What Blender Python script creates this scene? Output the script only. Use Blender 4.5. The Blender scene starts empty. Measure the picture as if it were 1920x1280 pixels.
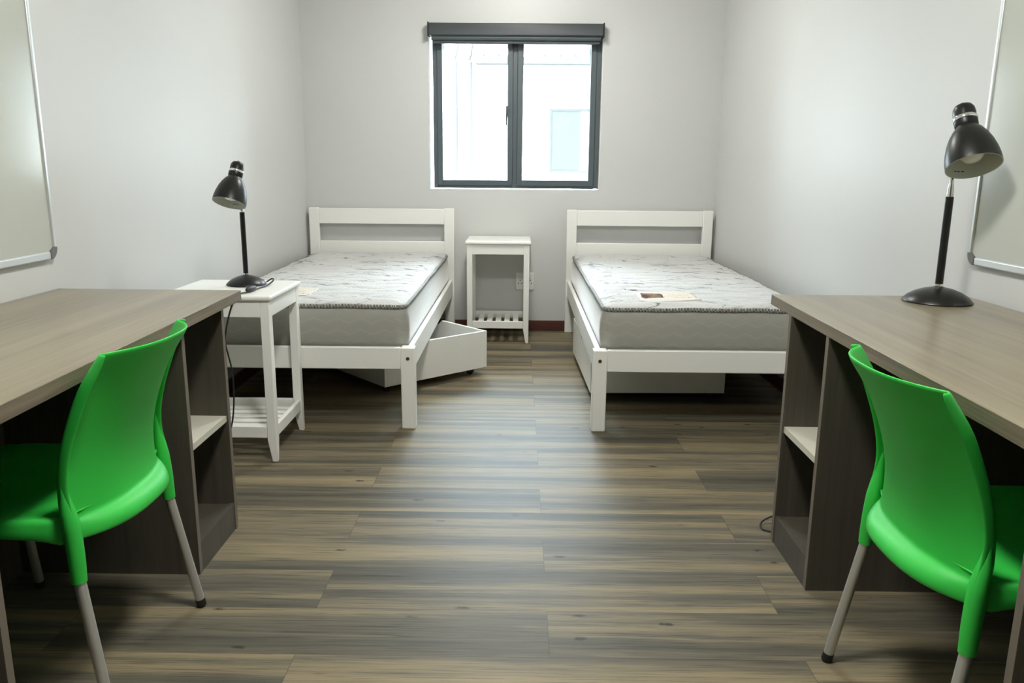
import bpy, bmesh, math, random
from mathutils import Vector, Matrix, noise as mn

random.seed(7)
C = bpy.context.scene.collection
PI = math.pi
sc = bpy.context.scene

# ------------------------------------------------------------------ helpers
def tag(o, label=None, cat=None, group=None, kind=None):
    if label: o['label'] = label
    if cat: o['category'] = cat
    if group: o['group'] = group
    if kind: o['kind'] = kind
    return o

def thing(name, label, cat, loc=(0, 0, 0), rz=0.0, group=None, kind=None):
    o = bpy.data.objects.new(name, None)
    C.objects.link(o)
    o.empty_display_size = .05
    o.location = loc
    o.rotation_euler = (0, 0, rz)
    return tag(o, label, cat, group, kind)

def obj(name, bm, mat, parent=None, smooth=False, bevel=0, seg=2, subsurf=0, solid=0, angle=40):
    me = bpy.data.meshes.new(name)
    bmesh.ops.remove_doubles(bm, verts=bm.verts, dist=1e-6)
    bm.to_mesh(me)
    bm.free()
    o = bpy.data.objects.new(name, me)
    C.objects.link(o)
    for m in (mat if isinstance(mat, (list, tuple)) else [mat]):
        me.materials.append(m)
    if parent: o.parent = parent
    if smooth:
        for p in me.polygons: p.use_smooth = True
        if angle < 180:
            me.set_sharp_from_angle(angle=math.radians(angle))
    if solid:
        m = o.modifiers.new('solid', 'SOLIDIFY'); m.thickness = abs(solid); m.offset = 1 if solid > 0 else -1
        m.use_even_offset = False
    if bevel:
        m = o.modifiers.new('bevel', 'BEVEL'); m.width = bevel; m.segments = seg
        m.limit_method = 'ANGLE'; m.angle_limit = math.radians(35); m.harden_normals = False
        for p in me.polygons: p.use_smooth = True
        me.set_sharp_from_angle(angle=math.radians(50))
    if subsurf:
        m = o.modifiers.new('sub', 'SUBSURF'); m.levels = subsurf; m.render_levels = subsurf
    return o

def dup(root, loc, rz, label, name=None):
    def cp(o, par):
        c = o.copy(); C.objects.link(c)
        if par: c.parent = par
        for ch in list(o.children): cp(ch, c)
        return c
    r = cp(root, None)
    r.location = loc; r.rotation_euler = (0, 0, rz); r['label'] = label
    return r

def box(bm, x0, x1, y0, y1, z0, z1, mi=0):
    v = [bm.verts.new(p) for p in ((x0,y0,z0),(x1,y0,z0),(x1,y1,z0),(x0,y1,z0),(x0,y0,z1),(x1,y0,z1),(x1,y1,z1),(x0,y1,z1))]
    for f in ((0,3,2,1),(4,5,6,7),(0,1,5,4),(1,2,6,5),(2,3,7,6),(3,0,4,7)):
        bm.faces.new([v[i] for i in f]).material_index = mi
    return bm

def BOX(*a):
    bm = bmesh.new()
    for i in range(0, len(a), 6): box(bm, *a[i:i+6])
    return bm

def prism(bm, pts, axis, a, b, mi=0):
    """polygon pts (2d) extruded along axis from a to b"""
    def P(p, t):
        if axis == 0: return (t, p[0], p[1])
        if axis == 1: return (p[0], t, p[1])
        return (p[0], p[1], t)
    A = [bm.verts.new(P(p, a)) for p in pts]; B = [bm.verts.new(P(p, b)) for p in pts]
    n = len(pts)
    fs = [bm.faces.new(A[::-1]), bm.faces.new(B)]
    for i in range(n): fs.append(bm.faces.new((A[i], A[(i+1) % n], B[(i+1) % n], B[i])))
    for f in fs: f.material_index = mi
    bmesh.ops.recalc_face_normals(bm, faces=fs)
    return bm

def lathe(bm, prof, n=48, M=None, mi=0, cap0=True, cap1=True):
    """prof: list of (r,z)"""
    rings = []
    for r, z in prof:
        ring = []
        for k in range(n):
            a = 2*PI*k/n
            p = Vector((r*math.cos(a), r*math.sin(a), z))
            if M: p = M @ p
            ring.append(bm.verts.new(p))
        rings.append(ring)
    for A, B in zip(rings, rings[1:]):
        for k in range(n):
            f = bm.faces.new((A[k], A[(k+1) % n], B[(k+1) % n], B[k])); f.material_index = mi
    if cap0: bm.faces.new(rings[0][::-1]).material_index = mi
    if cap1: bm.faces.new(rings[-1]).material_index = mi
    bmesh.ops.recalc_face_normals(bm, faces=bm.faces)
    return bm

def tube(bm, pts, radii, n=16, caps=True, mi=0, flat=None):
    pts = [Vector(p) for p in pts]
    if not isinstance(radii, (list, tuple)): radii = [radii]*len(pts)
    rings = []; ref = None
    for i, p in enumerate(pts):
        d = (pts[min(i+1, len(pts)-1)] - pts[max(i-1, 0)]).normalized()
        if ref is None:
            ref = Vector((1, 0, 0)) if abs(d.x) < .8 else Vector((0, 1, 0))
        s = (ref - d*ref.dot(d)).normalized(); ref = s
        t = d.cross(s)
        rings.append([bm.verts.new(p + (s*math.cos(2*PI*k/n) + t*math.sin(2*PI*k/n))*radii[i]) for k in range(n)])
    for A, B in zip(rings, rings[1:]):
        for k in range(n): bm.faces.new((A[k], A[(k+1) % n], B[(k+1) % n], B[k])).material_index = mi
    if caps:
        bm.faces.new(rings[0][::-1]).material_index = mi; bm.faces.new(rings[-1]).material_index = mi
    return bm

def spline(pts, n=8):
    P = [Vector(p) for p in pts]; out = []
    for i in range(len(P)-1):
        p0 = P[max(i-1, 0)]; p1 = P[i]; p2 = P[i+1]; p3 = P[min(i+2, len(P)-1)]
        for k in range(n):
            t = k/n
            out.append(.5*((2*p1) + (p2-p0)*t + (2*p0-5*p1+4*p2-p3)*t*t + (3*p1-p0-3*p2+p3)*t**3))
    out.append(P[-1])
    return out

def lerp(tab, x):
    if x <= tab[0][0]: return tab[0][1]
    for (a, fa), (b, fb) in zip(tab, tab[1:]):
        if x <= b: return fa + (fb-fa)*(x-a)/(b-a)
    return tab[-1][1]

# ------------------------------------------------------------------ materials
class NT:
    def __init__(s, name):
        s.m = bpy.data.materials.new(name); s.m.use_nodes = True
        s.t = s.m.node_tree; s.t.nodes.clear()
        s.out = s.n('ShaderNodeOutputMaterial')
    def n(s, typ, ins=None, **kw):
        nd = s.t.nodes.new(typ)
        for k, v in kw.items(): setattr(nd, k, v)
        for k, v in (ins or {}).items():
            if hasattr(v, 'is_output'): s.t.links.new(v, nd.inputs[k])
            else: nd.inputs[k].default_value = v
        return nd
    def math(s, op, a, b=0.0, c=None, clamp=False):
        d = {0: a, 1: b}
        if c is not None: d[2] = c
        nd = s.n('ShaderNodeMath', d, operation=op); nd.use_clamp = clamp
        return nd.outputs[0]
    def ramp(s, fac, stops, interp='LINEAR'):
        nd = s.n('ShaderNodeValToRGB', {0: fac}); cr = nd.color_ramp; cr.interpolation = interp
        while len(cr.elements) < len(stops): cr.elements.new(.5)
        for e, (p, c) in zip(cr.elements, stops):
            e.position = p; e.color = c if len(c) == 4 else (*c, 1)
        return nd.outputs[0]
    def mix(s, fac, a, b, blend='MIX'):
        nd = s.n('ShaderNodeMix', data_type='RGBA', blend_type=blend)
        for k, v in ((0, fac), (6, a), (7, b)):
            if hasattr(v, 'is_output'): s.t.links.new(v, nd.inputs[k])
            else: nd.inputs[k].default_value = v if not isinstance(v, tuple) or len(v) == 4 else (*v, 1)
        return nd.outputs[2]
    def coord(s, kind='Object'): return s.n('ShaderNodeTexCoord').outputs[kind]
    def mapping(s, vec, scale=(1, 1, 1), loc=(0, 0, 0), rot=(0, 0, 0)):
        return s.n('ShaderNodeMapping', {'Vector': vec, 'Scale': scale, 'Location': loc, 'Rotation': rot}).outputs[0]
    def noise(s, vec, scale=5, detail=4, rough=.5, dist=0.0):
        return s.n('ShaderNodeTexNoise', {'Vector': vec, 'Scale': scale, 'Detail': detail, 'Roughness': rough, 'Distortion': dist}).outputs[0]
    def bump(s, h, strength=.2, dist=.002):
        return s.n('ShaderNodeBump', {'Height': h, 'Strength': strength, 'Distance': dist}).outputs[0]
    def done(s, base, rough=.5, metal=0.0, normal=None, spec=.5, **extra):
        b = s.n('ShaderNodeBsdfPrincipled')
        def put(k, v):
            if hasattr(v, 'is_output'): s.t.links.new(v, b.inputs[k])
            else: b.inputs[k].default_value = (*v, 1) if isinstance(v, tuple) and len(v) == 3 else v
        put('Base Color', base); put('Roughness', rough); put('Metallic', metal); put('Specular IOR Level', spec)
        if normal is not None: put('Normal', normal)
        for k, v in extra.items(): put(k.replace('_', ' '), v)
        s.t.links.new(b.outputs[0], s.out.inputs[0])
        return s.m

def paint(name, col, rough=.5, bscale=250, bstr=.05, spec=.5, var=.03, metal=0.0):
    t = NT(name); v = t.coord()
    n1 = t.noise(v, 3, 3)
    c = t.mix(n1, tuple(x*(1-var) for x in col), tuple(min(1, x*(1+var)) for x in col))
    nb = t.noise(v, bscale, 2)
    return t.done(c, rough, metal, t.bump(nb, bstr, .001), spec)

M = {}
M['wall'] = paint('wall_paint', (.60, .605, .59), .42, 180, .10, .4, .015)
M['ceiling'] = paint('ceiling_paint', (.8, .8, .78), .8, 120, .08)
M['mahogany'] = paint('mahogany_paint', (.085, .026, .017), .4, 60, .08, var=.2)
M['white'] = paint('white_lacquer', (.87, .868, .825), .32, 120, .03, .5, .015)
M['reveal'] = paint('reveal_plaster', (.82, .82, .80), .5, 150, .05)
M['black'] = paint('black_satin_metal', (.006, .006, .0055), .36, 300, .02, .4, .1)
M['rubber'] = paint('black_rubber', (.012, .012, .012), .6, 300, .05)
M['cord'] = paint('black_cord', (.01, .01, .01), .5, 300, .05)
M['frame'] = paint('charcoal_aluminium', (.080, .102, .112), .42, 300, .02, .5, .06)
M['blind'] = paint('charcoal_blind', (.052, .060, .064), .5, 300, .05, .4, .06)
M['green'] = paint('green_plastic', (.028, .48, .055), .46, 700, .05, .45, .03)
M['alu'] = paint('satin_aluminium', (.60, .60, .58), .42, 400, .03, .5, .03, .75)
M['chrome'] = paint('chrome', (.8, .8, .8), .12, 300, .0, .5, .01, 1.0)
M['lampin'] = paint('lamp_inside_white', (.62, .64, .58), .45, 300, .03)
M['bulb'] = paint('frosted_bulb', (.85, .85, .78), .25, 300, .0)
M['brass'] = paint('aged_brass_bolt', (.22, .16, .06), .35, 300, .03, .5, .1, 1.0)
M['board'] = paint('whiteboard_enamel', (.50, .52, .465), .16, 60, .01, .5, .01)
M['boardframe'] = paint('board_aluminium', (.72, .75, .76), .35, 300, .02, .5, .02, .6)
M['greyplastic'] = paint('grey_plastic', (.12, .115, .115), .5, 300, .05)
M['plate'] = paint('socket_plastic', (.80, .81, .79), .35, 300, .02)
M['hole'] = paint('socket_hole', (.02, .02, .02), .6)
M['chain'] = paint('bead_chain', (.75, .74, .72), .4, 300, .0)
M['shelfpale'] = paint('pale_melamine', (.55, .53, .44), .45, 300, .03, .4, .03)
# outside
M['render'] = paint('pale_render', (.80, .80, .78), .9, 40, .1)
M['gutter'] = paint('grey_gutter', (.041, .041, .040), .9, 40, .05, 0.0)
M['pipe'] = paint('grey_downpipe', (.045, .044, .042), .9, 40, .05, 0.0)
M['outframe'] = paint('grey_window_frame', (.038, .038, .037), .9, 40, .05, 0.0)
M['outblind'] = paint('pale_blind', (.092, .084, .075), .9, 40, .05, 0.0)
M['ground'] = paint('concrete_paving', (.45, .45, .43), .9, 20, .2)

def mk_roof():
    t = NT('ribbed_roof'); v = t.coord()
    sx = t.n('ShaderNodeSeparateXYZ', {0: v})
    return t.done(t.mix(t.noise(v, 1.5, 3), (.070, .066, .060), (.076, .072, .066)), .9, 0, None, 0.0)
M['roof'] = mk_roof()

def mk_glass():
    t = NT('window_glass')
    tr = t.n('ShaderNodeBsdfTransparent', {0: (.96, .98, .97, 1)})
    gl = t.n('ShaderNodeBsdfGlossy', {'Color': (1, 1, 1, 1), 'Roughness': .02})
    fr = t.n('ShaderNodeFresnel', {'IOR': 1.45})
    mx = t.n('ShaderNodeMixShader', {0: fr.outputs[0], 1: tr.outputs[0], 2: gl.outputs[0]})
    t.t.links.new(mx.outputs[0], t.out.inputs[0])
    return t.m
M['glass'] = mk_glass()

def mk_emit(name, col, strength):
    t = NT(name)
    e = t.n('ShaderNodeEmission', {0: (*col, 1), 1: strength})
    t.t.links.new(e.outputs[0], t.out.inputs[0])
    return t.m

def mk_floor():
    t = NT('vinyl_planks'); v = t.coord()
    s = t.n('ShaderNodeSeparateXYZ', {0: v}); X, Y = s.outputs[0], s.outputs[1]
    W, L = .197, 1.18
    ry = t.math('DIVIDE', t.math('SUBTRACT', Y, 2.235), W)
    row = t.math('FLOOR', ry); fy = t.math('SUBTRACT', ry, row)
    odd = t.math('MODULO', t.math('ADD', row, 200), 2.0)
    rx = t.math('ADD', t.math('DIVIDE', t.math('ADD', X, .51), L), t.math('MULTIPLY', odd, .5))
    col = t.math('FLOOR', rx); fx = t.math('SUBTRACT', rx, col)
    idv = t.n('ShaderNodeCombineXYZ', {0: row, 1: col, 2: 3.3}).outputs[0]
    rnd = t.n('ShaderNodeTexWhiteNoise', {0: idv}, noise_dimensions='3D')
    off = t.n('ShaderNodeVectorMath', {0: rnd.outputs[1], 1: (23., 17., 11.)}, operation='MULTIPLY').outputs[0]
    pv = t.n('ShaderNodeVectorMath', {0: v, 1: off}, operation='ADD').outputs[0]
    big = t.noise(t.mapping(pv, (.32, 10, 1)), 1, 2, .5, .25)
    mid = t.noise(t.mapping(pv, (2.4, 46, 1)), 1, 6, .66, .7)
    fine = t.noise(t.mapping(pv, (5, 210, 1)), 1, 3, .6)
    tone = t.math('ADD', t.math('MULTIPLY', big, .68), t.math('MULTIPLY', mid, .32))
    tone = t.math('ADD', tone, t.math('MULTIPLY', t.math('SUBTRACT', rnd.outputs[0], .5), .07))
    base = t.ramp(tone, [(.28, (.042, .038, .030)), (.40, (.084, .077, .057)), (.475, (.122, .107, .075)), (.545, (.205, .168, .102)), (.66, (.275, .222, .132))])
    # greyish planks / brownish planks
    grey = t.mix(.55, base, (.076, .078, .071), 'MIX')
    base = t.mix(t.math('MULTIPLY', t.noise(t.mapping(pv, (.8, 5, 1)), 1, 2), .30), base, grey)
    streak = t.ramp(fine, [(.30, (.50, .49, .48)), (.46, (1, 1, 1)), (.70, (1.15, 1.13, 1.09))])
    base = t.mix(.9, base, streak, 'MULTIPLY')
    # dark grain splits
    cr = t.noise(t.mapping(pv, (2.2, 75, 1)), 1, 2, .5, 1.2)
    crk = t.ramp(cr, [(.66, (1, 1, 1)), (.74, (.45, .42, .40))])
    base = t.mix(.75, base, crk, 'MULTIPLY')
    # knots
    kv = t.n('ShaderNodeTexVoronoi', {'Vector': t.mapping(pv, (5.2, 14.5, 1)), 'Scale': 1.0, 'Randomness': 1.0}, feature='F1')
    kd = t.math('ADD', kv.outputs['Distance'], t.math('MULTIPLY', t.math('SUBTRACT', t.noise(pv, 70, 2), .5), .16))
    ks = t.math('GREATER_THAN', t.n('ShaderNodeSeparateColor', {0: kv.outputs['Color']}).outputs[0], .45)
    kn = t.ramp(kd, [(.05, (1, 1, 1)), (.12, (0, 0, 0))])
    base = t.mix(t.math('MULTIPLY', t.math('MULTIPLY', kn, ks), .92), base, (.03, .027, .024))
    # joints
    ey = t.math('MINIMUM', fy, t.math('SUBTRACT', 1.0, fy)); ex = t.math('MINIMUM', fx, t.math('SUBTRACT', 1.0, fx))
    j = t.math('MAXIMUM', t.math('LESS_THAN', ey, .006), t.math('LESS_THAN', ex, .0011))
    base = t.mix(t.math('MULTIPLY', j, .38), base, (.03, .026, .022))
    h = t.math('SUBTRACT', t.math('ADD', t.math('MULTIPLY', fine, .5), t.math('MULTIPLY', mid, .5)), t.math('MULTIPLY', j, .5))
    ro = t.math('ADD', .40, t.math('MULTIPLY', fine, .14))
    return t.done(base, ro, 0, t.bump(h, .25, .002), .16)
M['floor'] = mk_floor()

def mk_wood(name, a, b, c, rough=.42, grain=(60, 1.3, 60)):
    t = NT(name); v = t.coord()
    n1 = t.noise(t.mapping(v, (grain[0]*.22, grain[1]*.35, grain[2]*.22)), 1, 3, .5, .3)
    n2 = t.noise(t.mapping(v, grain), 1, 5, .6, .3)
    n3 = t.noise(t.mapping(v, tuple(g*4.5 for g in grain)), 1, 2, .5)
    f = t.math('ADD', t.math('ADD', t.math('MULTIPLY', n1, .45), t.math('MULTIPLY', n2, .38)), t.math('MULTIPLY', n3, .17))
    col = t.ramp(f, [(.36, a), (.5, b), (.63, c)])
    return t.done(col, rough, 0, t.bump(n2, .08, .001), .5)
M['oak'] = mk_wood('greyed_oak_laminate', (.152, .124, .077), (.222, .186, .119), (.276, .236, .158), .30)
M['oakedge'] = mk_wood('oak_edge_band', (.082, .065, .044), (.152, .125, .086), (.215, .180, .128), .42, (120, 2.0, 190))
M['taupe'] = mk_wood('taupe_laminate', (.049, .0435, .032), (.063, .056, .042), (.077, .069, .052), .45, (160, 160, 4))
M['taupeedge'] = paint('taupe_edge', (.145, .122, .098), .45)

def mk_quilt():
    t = NT('quilted_ticking'); v = t.coord()
    s = t.n('ShaderNodeSeparateXYZ', {0: v}); X, Y = s.outputs[0], s.outputs[1]
    base = (.545, .545, .53)
    # knit ribs
    w = t.n('ShaderNodeTexWave', {'Vector': t.mapping(v, (1, 1.6, 1)), 'Scale': 26.0, 'Distortion': 1.5, 'Detail': 1.0, 'Detail Scale': 1.0}, bands_direction='DIAGONAL')
    nn = t.noise(v, 190, 1)
    h = t.math('ADD', t.math('MULTIPLY', w.outputs[1], .6), t.math('MULTIPLY', nn, .5))
    c = t.mix(t.math('MULTIPLY', w.outputs[1], .12), base, (.55, .55, .53))
    # stipple dots
    vd = t.n('ShaderNodeTexVoronoi', {'Vector': v, 'Scale': 95.0}, feature='F1').outputs['Distance']
    dots = t.math('MULTIPLY', t.math('LESS_THAN', vd, .2), t.ramp(t.noise(v, 7, 3), [(.42, (0, 0, 0)), (.6, (1, 1, 1))]))
    c = t.mix(t.math('MULTIPLY', dots, .45), c, (.16, .14, .12))
    # long brush wisps
    for (sx, sy, th, lo, hi, off, k, colr) in ((1.5, 6.5, .014, .46, .54, 0.0, .85, (.07, .075, .08)), (2.2, 10., .020, .46, .56, 7.3, .75, (.15, .17, .19)),
                                        (3.2, 13., .034, .58, .64, 3.1, .9, (.035, .037, .04)), (1.8, 8., .05, .60, .68, 12.4, .30, (.30, .33, .36))):
        pv = t.mapping(v, (sx, sy, 1), (off, off*.7, 0))
        ns = t.noise(pv, 1, 2, .45, .8)
        ln = t.math('ABSOLUTE', t.math('SUBTRACT', ns, .5))
        ln = t.ramp(ln, [(th*.30, (1, 1, 1)), (th*.62, (0, 0, 0))])
        mk = t.ramp(t.noise(t.mapping(v, (3.4, 5.5, 1), (off+2, off, 0)), 1, 3, .6), [(lo, (0, 0, 0)), (hi, (1, 1, 1))])
        c = t.mix(t.math('MULTIPLY', t.math('MULTIPLY', ln, mk), k), c, colr)
    # leaf blots
    pv = t.mapping(v, (9, 24, 1), (1.7, 4.2, 0), (0, 0, .35))
    bl = t.noise(pv, 1, 1, .5, .7)
    bm_ = t.ramp(bl, [(.725, (0, 0, 0)), (.740, (1, 1, 1))])
    c = t.mix(t.math('MULTIPLY', bm_, .75), c, (.09, .095, .10))
    pv = t.mapping(v, (8, 22, 1), (11.7, 2.2, 0), (0, 0, -.45))
    bl = t.noise(pv, 1, 1, .5, .7)
    bm_ = t.ramp(bl, [(.705, (0, 0, 0)), (.722, (1, 1, 1))])
    c = t.mix(t.math('MULTIPLY', bm_, .6), c, (.30, .32, .33))
    return t.done(c, .75, 0, t.bump(h, .5, .003), .3, Sheen_Weight=.25)
M['quilt'] = mk_quilt()

def mk_border():
    t = NT('mattress_border_knit'); v = t.coord('UV')      # u metres along the border, v metres up
    s = t.n('ShaderNodeSeparateXYZ', {0: v}); U, V = s.outputs[0], s.outputs[1]
    # herringbone rows of the knit
    row = t.math('FLOOR', t.math('MULTIPLY', V, 115.))
    flip = t.math('SUBTRACT', t.math('MULTIPLY', t.math('MODULO', row, 2.0), 2.0), 1.0)
    ph = t.math('ADD', t.math('MULTIPLY', U, 1350.), t.math('MULTIPLY', t.math('MULTIPLY', V, flip), 1500.))
    hb = t.math('ADD', t.math('MULTIPLY', t.math('SINE', ph), .5), .5)
    # quilting lozenges in soft wavy lines
    tri = t.math('PINGPONG', t.math('MULTIPLY', U, 1.0), .05)
    q = t.math('PINGPONG', t.math('ADD', V, t.math('MULTIPLY', tri, .42)), .024)
    q = t.ramp(t.math('MULTIPLY', q, 1/.024), [(0.0, (0, 0, 0)), (.22, (.8, .8, .8)), (1, (1, 1, 1))])
    h = t.math('ADD', t.math('MULTIPLY', hb, .25), q)
    c = t.mix(hb, (.285, .280, .243), (.41, .402, .356))
    c = t.mix(t.math('MULTIPLY', t.math('SUBTRACT', 1.0, q), .10), c, (.75, .74, .70))
    return t.done(c, .55, 0, t.bump(h, .10, .004), .5, Sheen_Weight=.55, Sheen_Roughness=.3)
M['border'] = mk_border()

def mk_tape():
    t = NT('striped_piping'); v = t.coord('UV')
    s = t.n('ShaderNodeSeparateXYZ', {0: v})
    ph = t.math('ADD', t.math('MULTIPLY', s.outputs[0], 2*PI/.0062), t.math('MULTIPLY', s.outputs[1], 2.0))
    st = t.math('GREATER_THAN', t.math('SINE', ph), .40)
    c = t.mix(st, (.016, .019, .028), (.68, .66, .58))
    return t.done(c, .6, 0, t.bump(t.math('SINE', ph), .4, .002), .3)
M['tape'] = mk_tape()

def mk_label(flip=False):
    t = NT('mattress_label_print'); v = t.coord()
    s = t.n('ShaderNodeSeparateXYZ', {0: v}); X, Y = s.outputs[0], s.outputs[1]   # local metres, x 0..0.265, y 0..0.22
    c = t.mix(t.noise(v, 40, 3), (.62, .57, .49), (.72, .68, .60))
    def rng(a, lo, hi): return t.math('MULTIPLY', t.math('GREATER_THAN', a, lo), t.math('LESS_THAN', a, hi))
    pic = t.math('MULTIPLY', rng(X, .02, .115), rng(Y, .055, .20))
    pc = t.ramp(t.noise(t.mapping(v, (26, 14, 1)), 1, 3, .6, .6), [(.34, (.012, .01, .008)), (.47, (.10, .035, .02)), (.54, (.32, .15, .06)), (.6, (.10, .11, .06)), (.7, (.25, .33, .34))])
    c = t.mix(pic, c, pc)
    # lines of small red script, unreadable
    for y0, x0, x1 in ((.125, .138, .235), (.088, .145, .245), (.055, .150, .225)):
        wv = t.noise(t.mapping(v, (160, 230, 1), (y0*90, 0, 0)), 1, 2)
        ink = t.math('MULTIPLY', t.math('MULTIPLY', rng(Y, y0-.009, y0+.009), rng(X, x0, x1)), t.math('GREATER_THAN', wv, .52))
        c = t.mix(t.math('MULTIPLY', ink, .7), c, (.48, .10, .08))
    return t.done(c, .6, 0, None, .3)
M['label'] = mk_label()

# ------------------------------------------------------------------ room shell
XL = -1.432            # left wall
YB = 5.43              # window wall
YN = -1.2              # wall behind the viewer
ZC = 2.46
def xr(y): return 1.31 + (YB - y)*(.085/3.03)     # right wall runs very slightly out of square
T = .2

bm = bmesh.new()
prism(bm, [(XL-T, YN-T), (1.8, YN-T), (1.8, YB+.16), (XL-T, YB+.16)], 2, -.12, 0)
floor = tag(obj('floor', bm, M['floor']), kind='structure')
bm = bmesh.new()
prism(bm, [(XL-T, YN-T), (1.8, YN-T), (1.8, YB+.16), (XL-T, YB+.16)], 2, ZC, ZC+.15)
tag(obj('ceiling', bm, M['ceiling']), kind='structure')
tag(obj('wall_left', BOX(XL-T, XL, YN-T, YB+.16, 0, ZC), M['wall']), kind='structure')
bm = bmesh.new()
prism(bm, [(xr(YN-T), YN-T), (xr(YN-T)+T, YN-T), (xr(YB)+T+.05, YB+.16), (xr(YB+.16), YB+.16)], 2, 0, ZC)
tag(obj('wall_right', bm, M['wall']), kind='structure')
tag(obj('wall_near', BOX(XL, xr(YN), YN-T, YN, 0, ZC), M['taupe']), kind='structure')  # unseen wall; dark laminate colour picked to cut bounced light
# window wall with its opening
WX0, WX1, WZ0, WZ1 = -.604, .530, .956, 1.965
YO = YB+.16
bm = BOX(XL, WX0, YB, YO, 0, ZC,  WX1, xr(YB), YB, YO, 0, ZC,  WX0, WX1, YB, YO, 0, WZ0,  WX0, WX1, YB, YO, WZ1, ZC)
tag(obj('wall_back', bm, M['wall']), kind='structure')
# smooth plaster lining of the window reveal
bm = BOX(WX0, WX0+.004, YB-.001, YO, WZ0, WZ1,  WX1-.004, WX1, YB-.001, YO, WZ0, WZ1,
         WX0, WX1, YB-.001, YO, WZ0, WZ0+.004,  WX0, WX1, YB-.001, YO, WZ1-.004, WZ1)
tag(obj('trim_1', bm, M['reveal']), kind='structure')

# baseboards
BT, BH = .012, .071
tag(obj('baseboard_back', BOX(XL, xr(YB), YB-BT, YB, 0, BH), M['mahogany'], bevel=.003), kind='structure')
tag(obj('baseboard_left', BOX(XL, XL+BT, YN, YB-BT, 0, BH), M['mahogany'], bevel=.003), kind='structure')
bm = bmesh.new()
prism(bm, [(xr(YN)-BT, YN), (xr(YN), YN), (xr(YB-BT), YB-BT), (xr(YB-BT)-BT, YB-BT)], 2, 0, BH)
tag(obj('baseboard_right', bm, M['mahogany'], bevel=.003), kind='structure')

# ------------------------------------------------------------------ window
win = thing('window_1', None, None, ((WX0+WX1)/2, YB, WZ0), kind='structure')
ox, oz = -(WX0+WX1)/2, -WZ0
def frame_ring(x0, x1, z0, z1, w, y0, y1, wb=None):
    wb = wb or w
    return BOX(x0, x0+w, y0, y1, z0, z1,  x1-w, x1, y0, y1, z0, z1,  x0+w, x1-w, y0, y1, z0, z0+wb,  x0+w, x1-w, y0, y1, z1-w, z1)
FX0, FX1, FZ0, FZ1 = -.580, .524, .967, 1.955
bm = frame_ring(FX0+ox, FX1+ox, FZ0+oz, FZ1+oz, .030, .055, .115)
box(bm, -.052+ox, -.022+ox, .055, .115, FZ0+.03+oz, FZ1-.03+oz)
obj('outer_frame', bm, M['frame'], win, bevel=.002)
for (a, b, nm) in ((-.566, -.052, 0), (-.022, .508, 1)):
    s = obj('sash', frame_ring(a+(.014 if nm == 0 else 0)+ox, b-.0+ox if nm == 0 else b-.014+ox, FZ0+.018+oz, FZ1-.018+oz, .036 if nm else .034, .045, .095), M['frame'], win, bevel=.003)
    obj('pane', BOX(a+.04+ox, b-.03+ox, .068, .073, FZ0+.05+oz, FZ1-.05+oz), M['glass'], s)
# casement handle on the left sash
bm = BOX(-.098+ox, -.080+ox, .030, .046, 1.44+oz, 1.50+oz)
tube(bm, [(-.089+ox, .036, 1.485+oz), (-.089+ox, .022, 1.48+oz), (-.092+ox, .018, 1.44+oz), (-.093+ox, .02, 1.376+oz)], [.007, .007, .006, .005], 12)
obj('window_handle', bm, M['frame'], win, smooth=True)

# roller blind with its cassette and bead chain
bl = thing('roller_blind', 'charcoal roller blind rolled up in its cassette above the window', 'blind', ((WX0+WX1)/2, YB, 1.92))
bx = -(WX0+WX1)/2
bm = bmesh.new()
prism(bm, [(-.075, .005), (-.06, .0), (0, .0), (0, .078), (-.068, .078), (-.075, .072)], 0, -.590+bx, .520+bx)
obj('cassette', bm, M['blind'], bl, bevel=.003)
for x0, x1 in ((-.598, -.590), (.520, .528)):
    bm = bmesh.new()
    prism(bm, [(-.079, -.006), (0, -.006), (0, .082), (-.079, .082)], 0, x0+bx, x1+bx)
    obj('end_cap', bm, M['rubber'], bl, bevel=.002)
bm = bmesh.new()
tube(bm, [(-.575+bx, -.036, -.006), (.508+bx, -.036, -.006)], .018, 20)
obj('rolled_fabric', bm, M['frame'], bl, smooth=True)
bm = BOX(-.570+bx, .505+bx, -.030, -.014, -.042, -.020)
obj('hem_bar', bm, M['blind'], bl, bevel=.004)
bm = bmesh.new()
for k in range(150):
    z = -.005 - k*.0062
    for dx, dy in ((0, -.030), (.004, -.012)):
        v = bmesh.ops.create_icosphere(bm, subdivisions=1, radius=.0026, matrix=Matrix.Translation((-.592+.008+bx+dx, dy, z)))
tube(bm, [(-.584+bx, -.030, 0), (-.584+bx, -.030, -.935)], .0009, 6)
tube(bm, [(-.580+bx, -.012, 0), (-.580+bx, -.012, -.935)], .0009, 6)
obj('bead_chain', bm, M['chain'], bl, smooth=True)

# ------------------------------------------------------------------ outside: the neighbouring building
YH = 11.5
nb = thing('neighbouring_building', 'pale rendered building with ribbed metal roof outside the window', 'building', (0, YH, 0))
obj('outer_wall', BOX(-.6, 7, 0, .3, -3, 2.50, -7, -.6, 0, .3, -3, 2.535), M['render'], nb)
bm = bmesh.new()
prism(bm, [(-.36, 2.50), (-.36, 2.53), (3.8, 4.50), (3.8, 4.45), (0, 2.46)], 0, -.60, 7)
prism(bm, [(-.005, 2.535), (-.005, 2.55), (3.8, 4.36), (3.8, 4.31), (.2, 2.50)], 0, -7, -.60)
rf = obj('roof', bm, M['roof'], nb)
bm = bmesh.new()
for k in range(-18, 36):
    x = -.50 + k*.205
    if x < -.6: P = [(-.02, 2.55), (-.02, 2.582), (3.8, 4.395), (3.8, 4.36)]
    else: P = [(-.36, 2.53), (-.36, 2.565), (3.8, 4.535), (3.8, 4.50)]
    prism(bm, P, 0, x-.012, x+.012)
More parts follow.
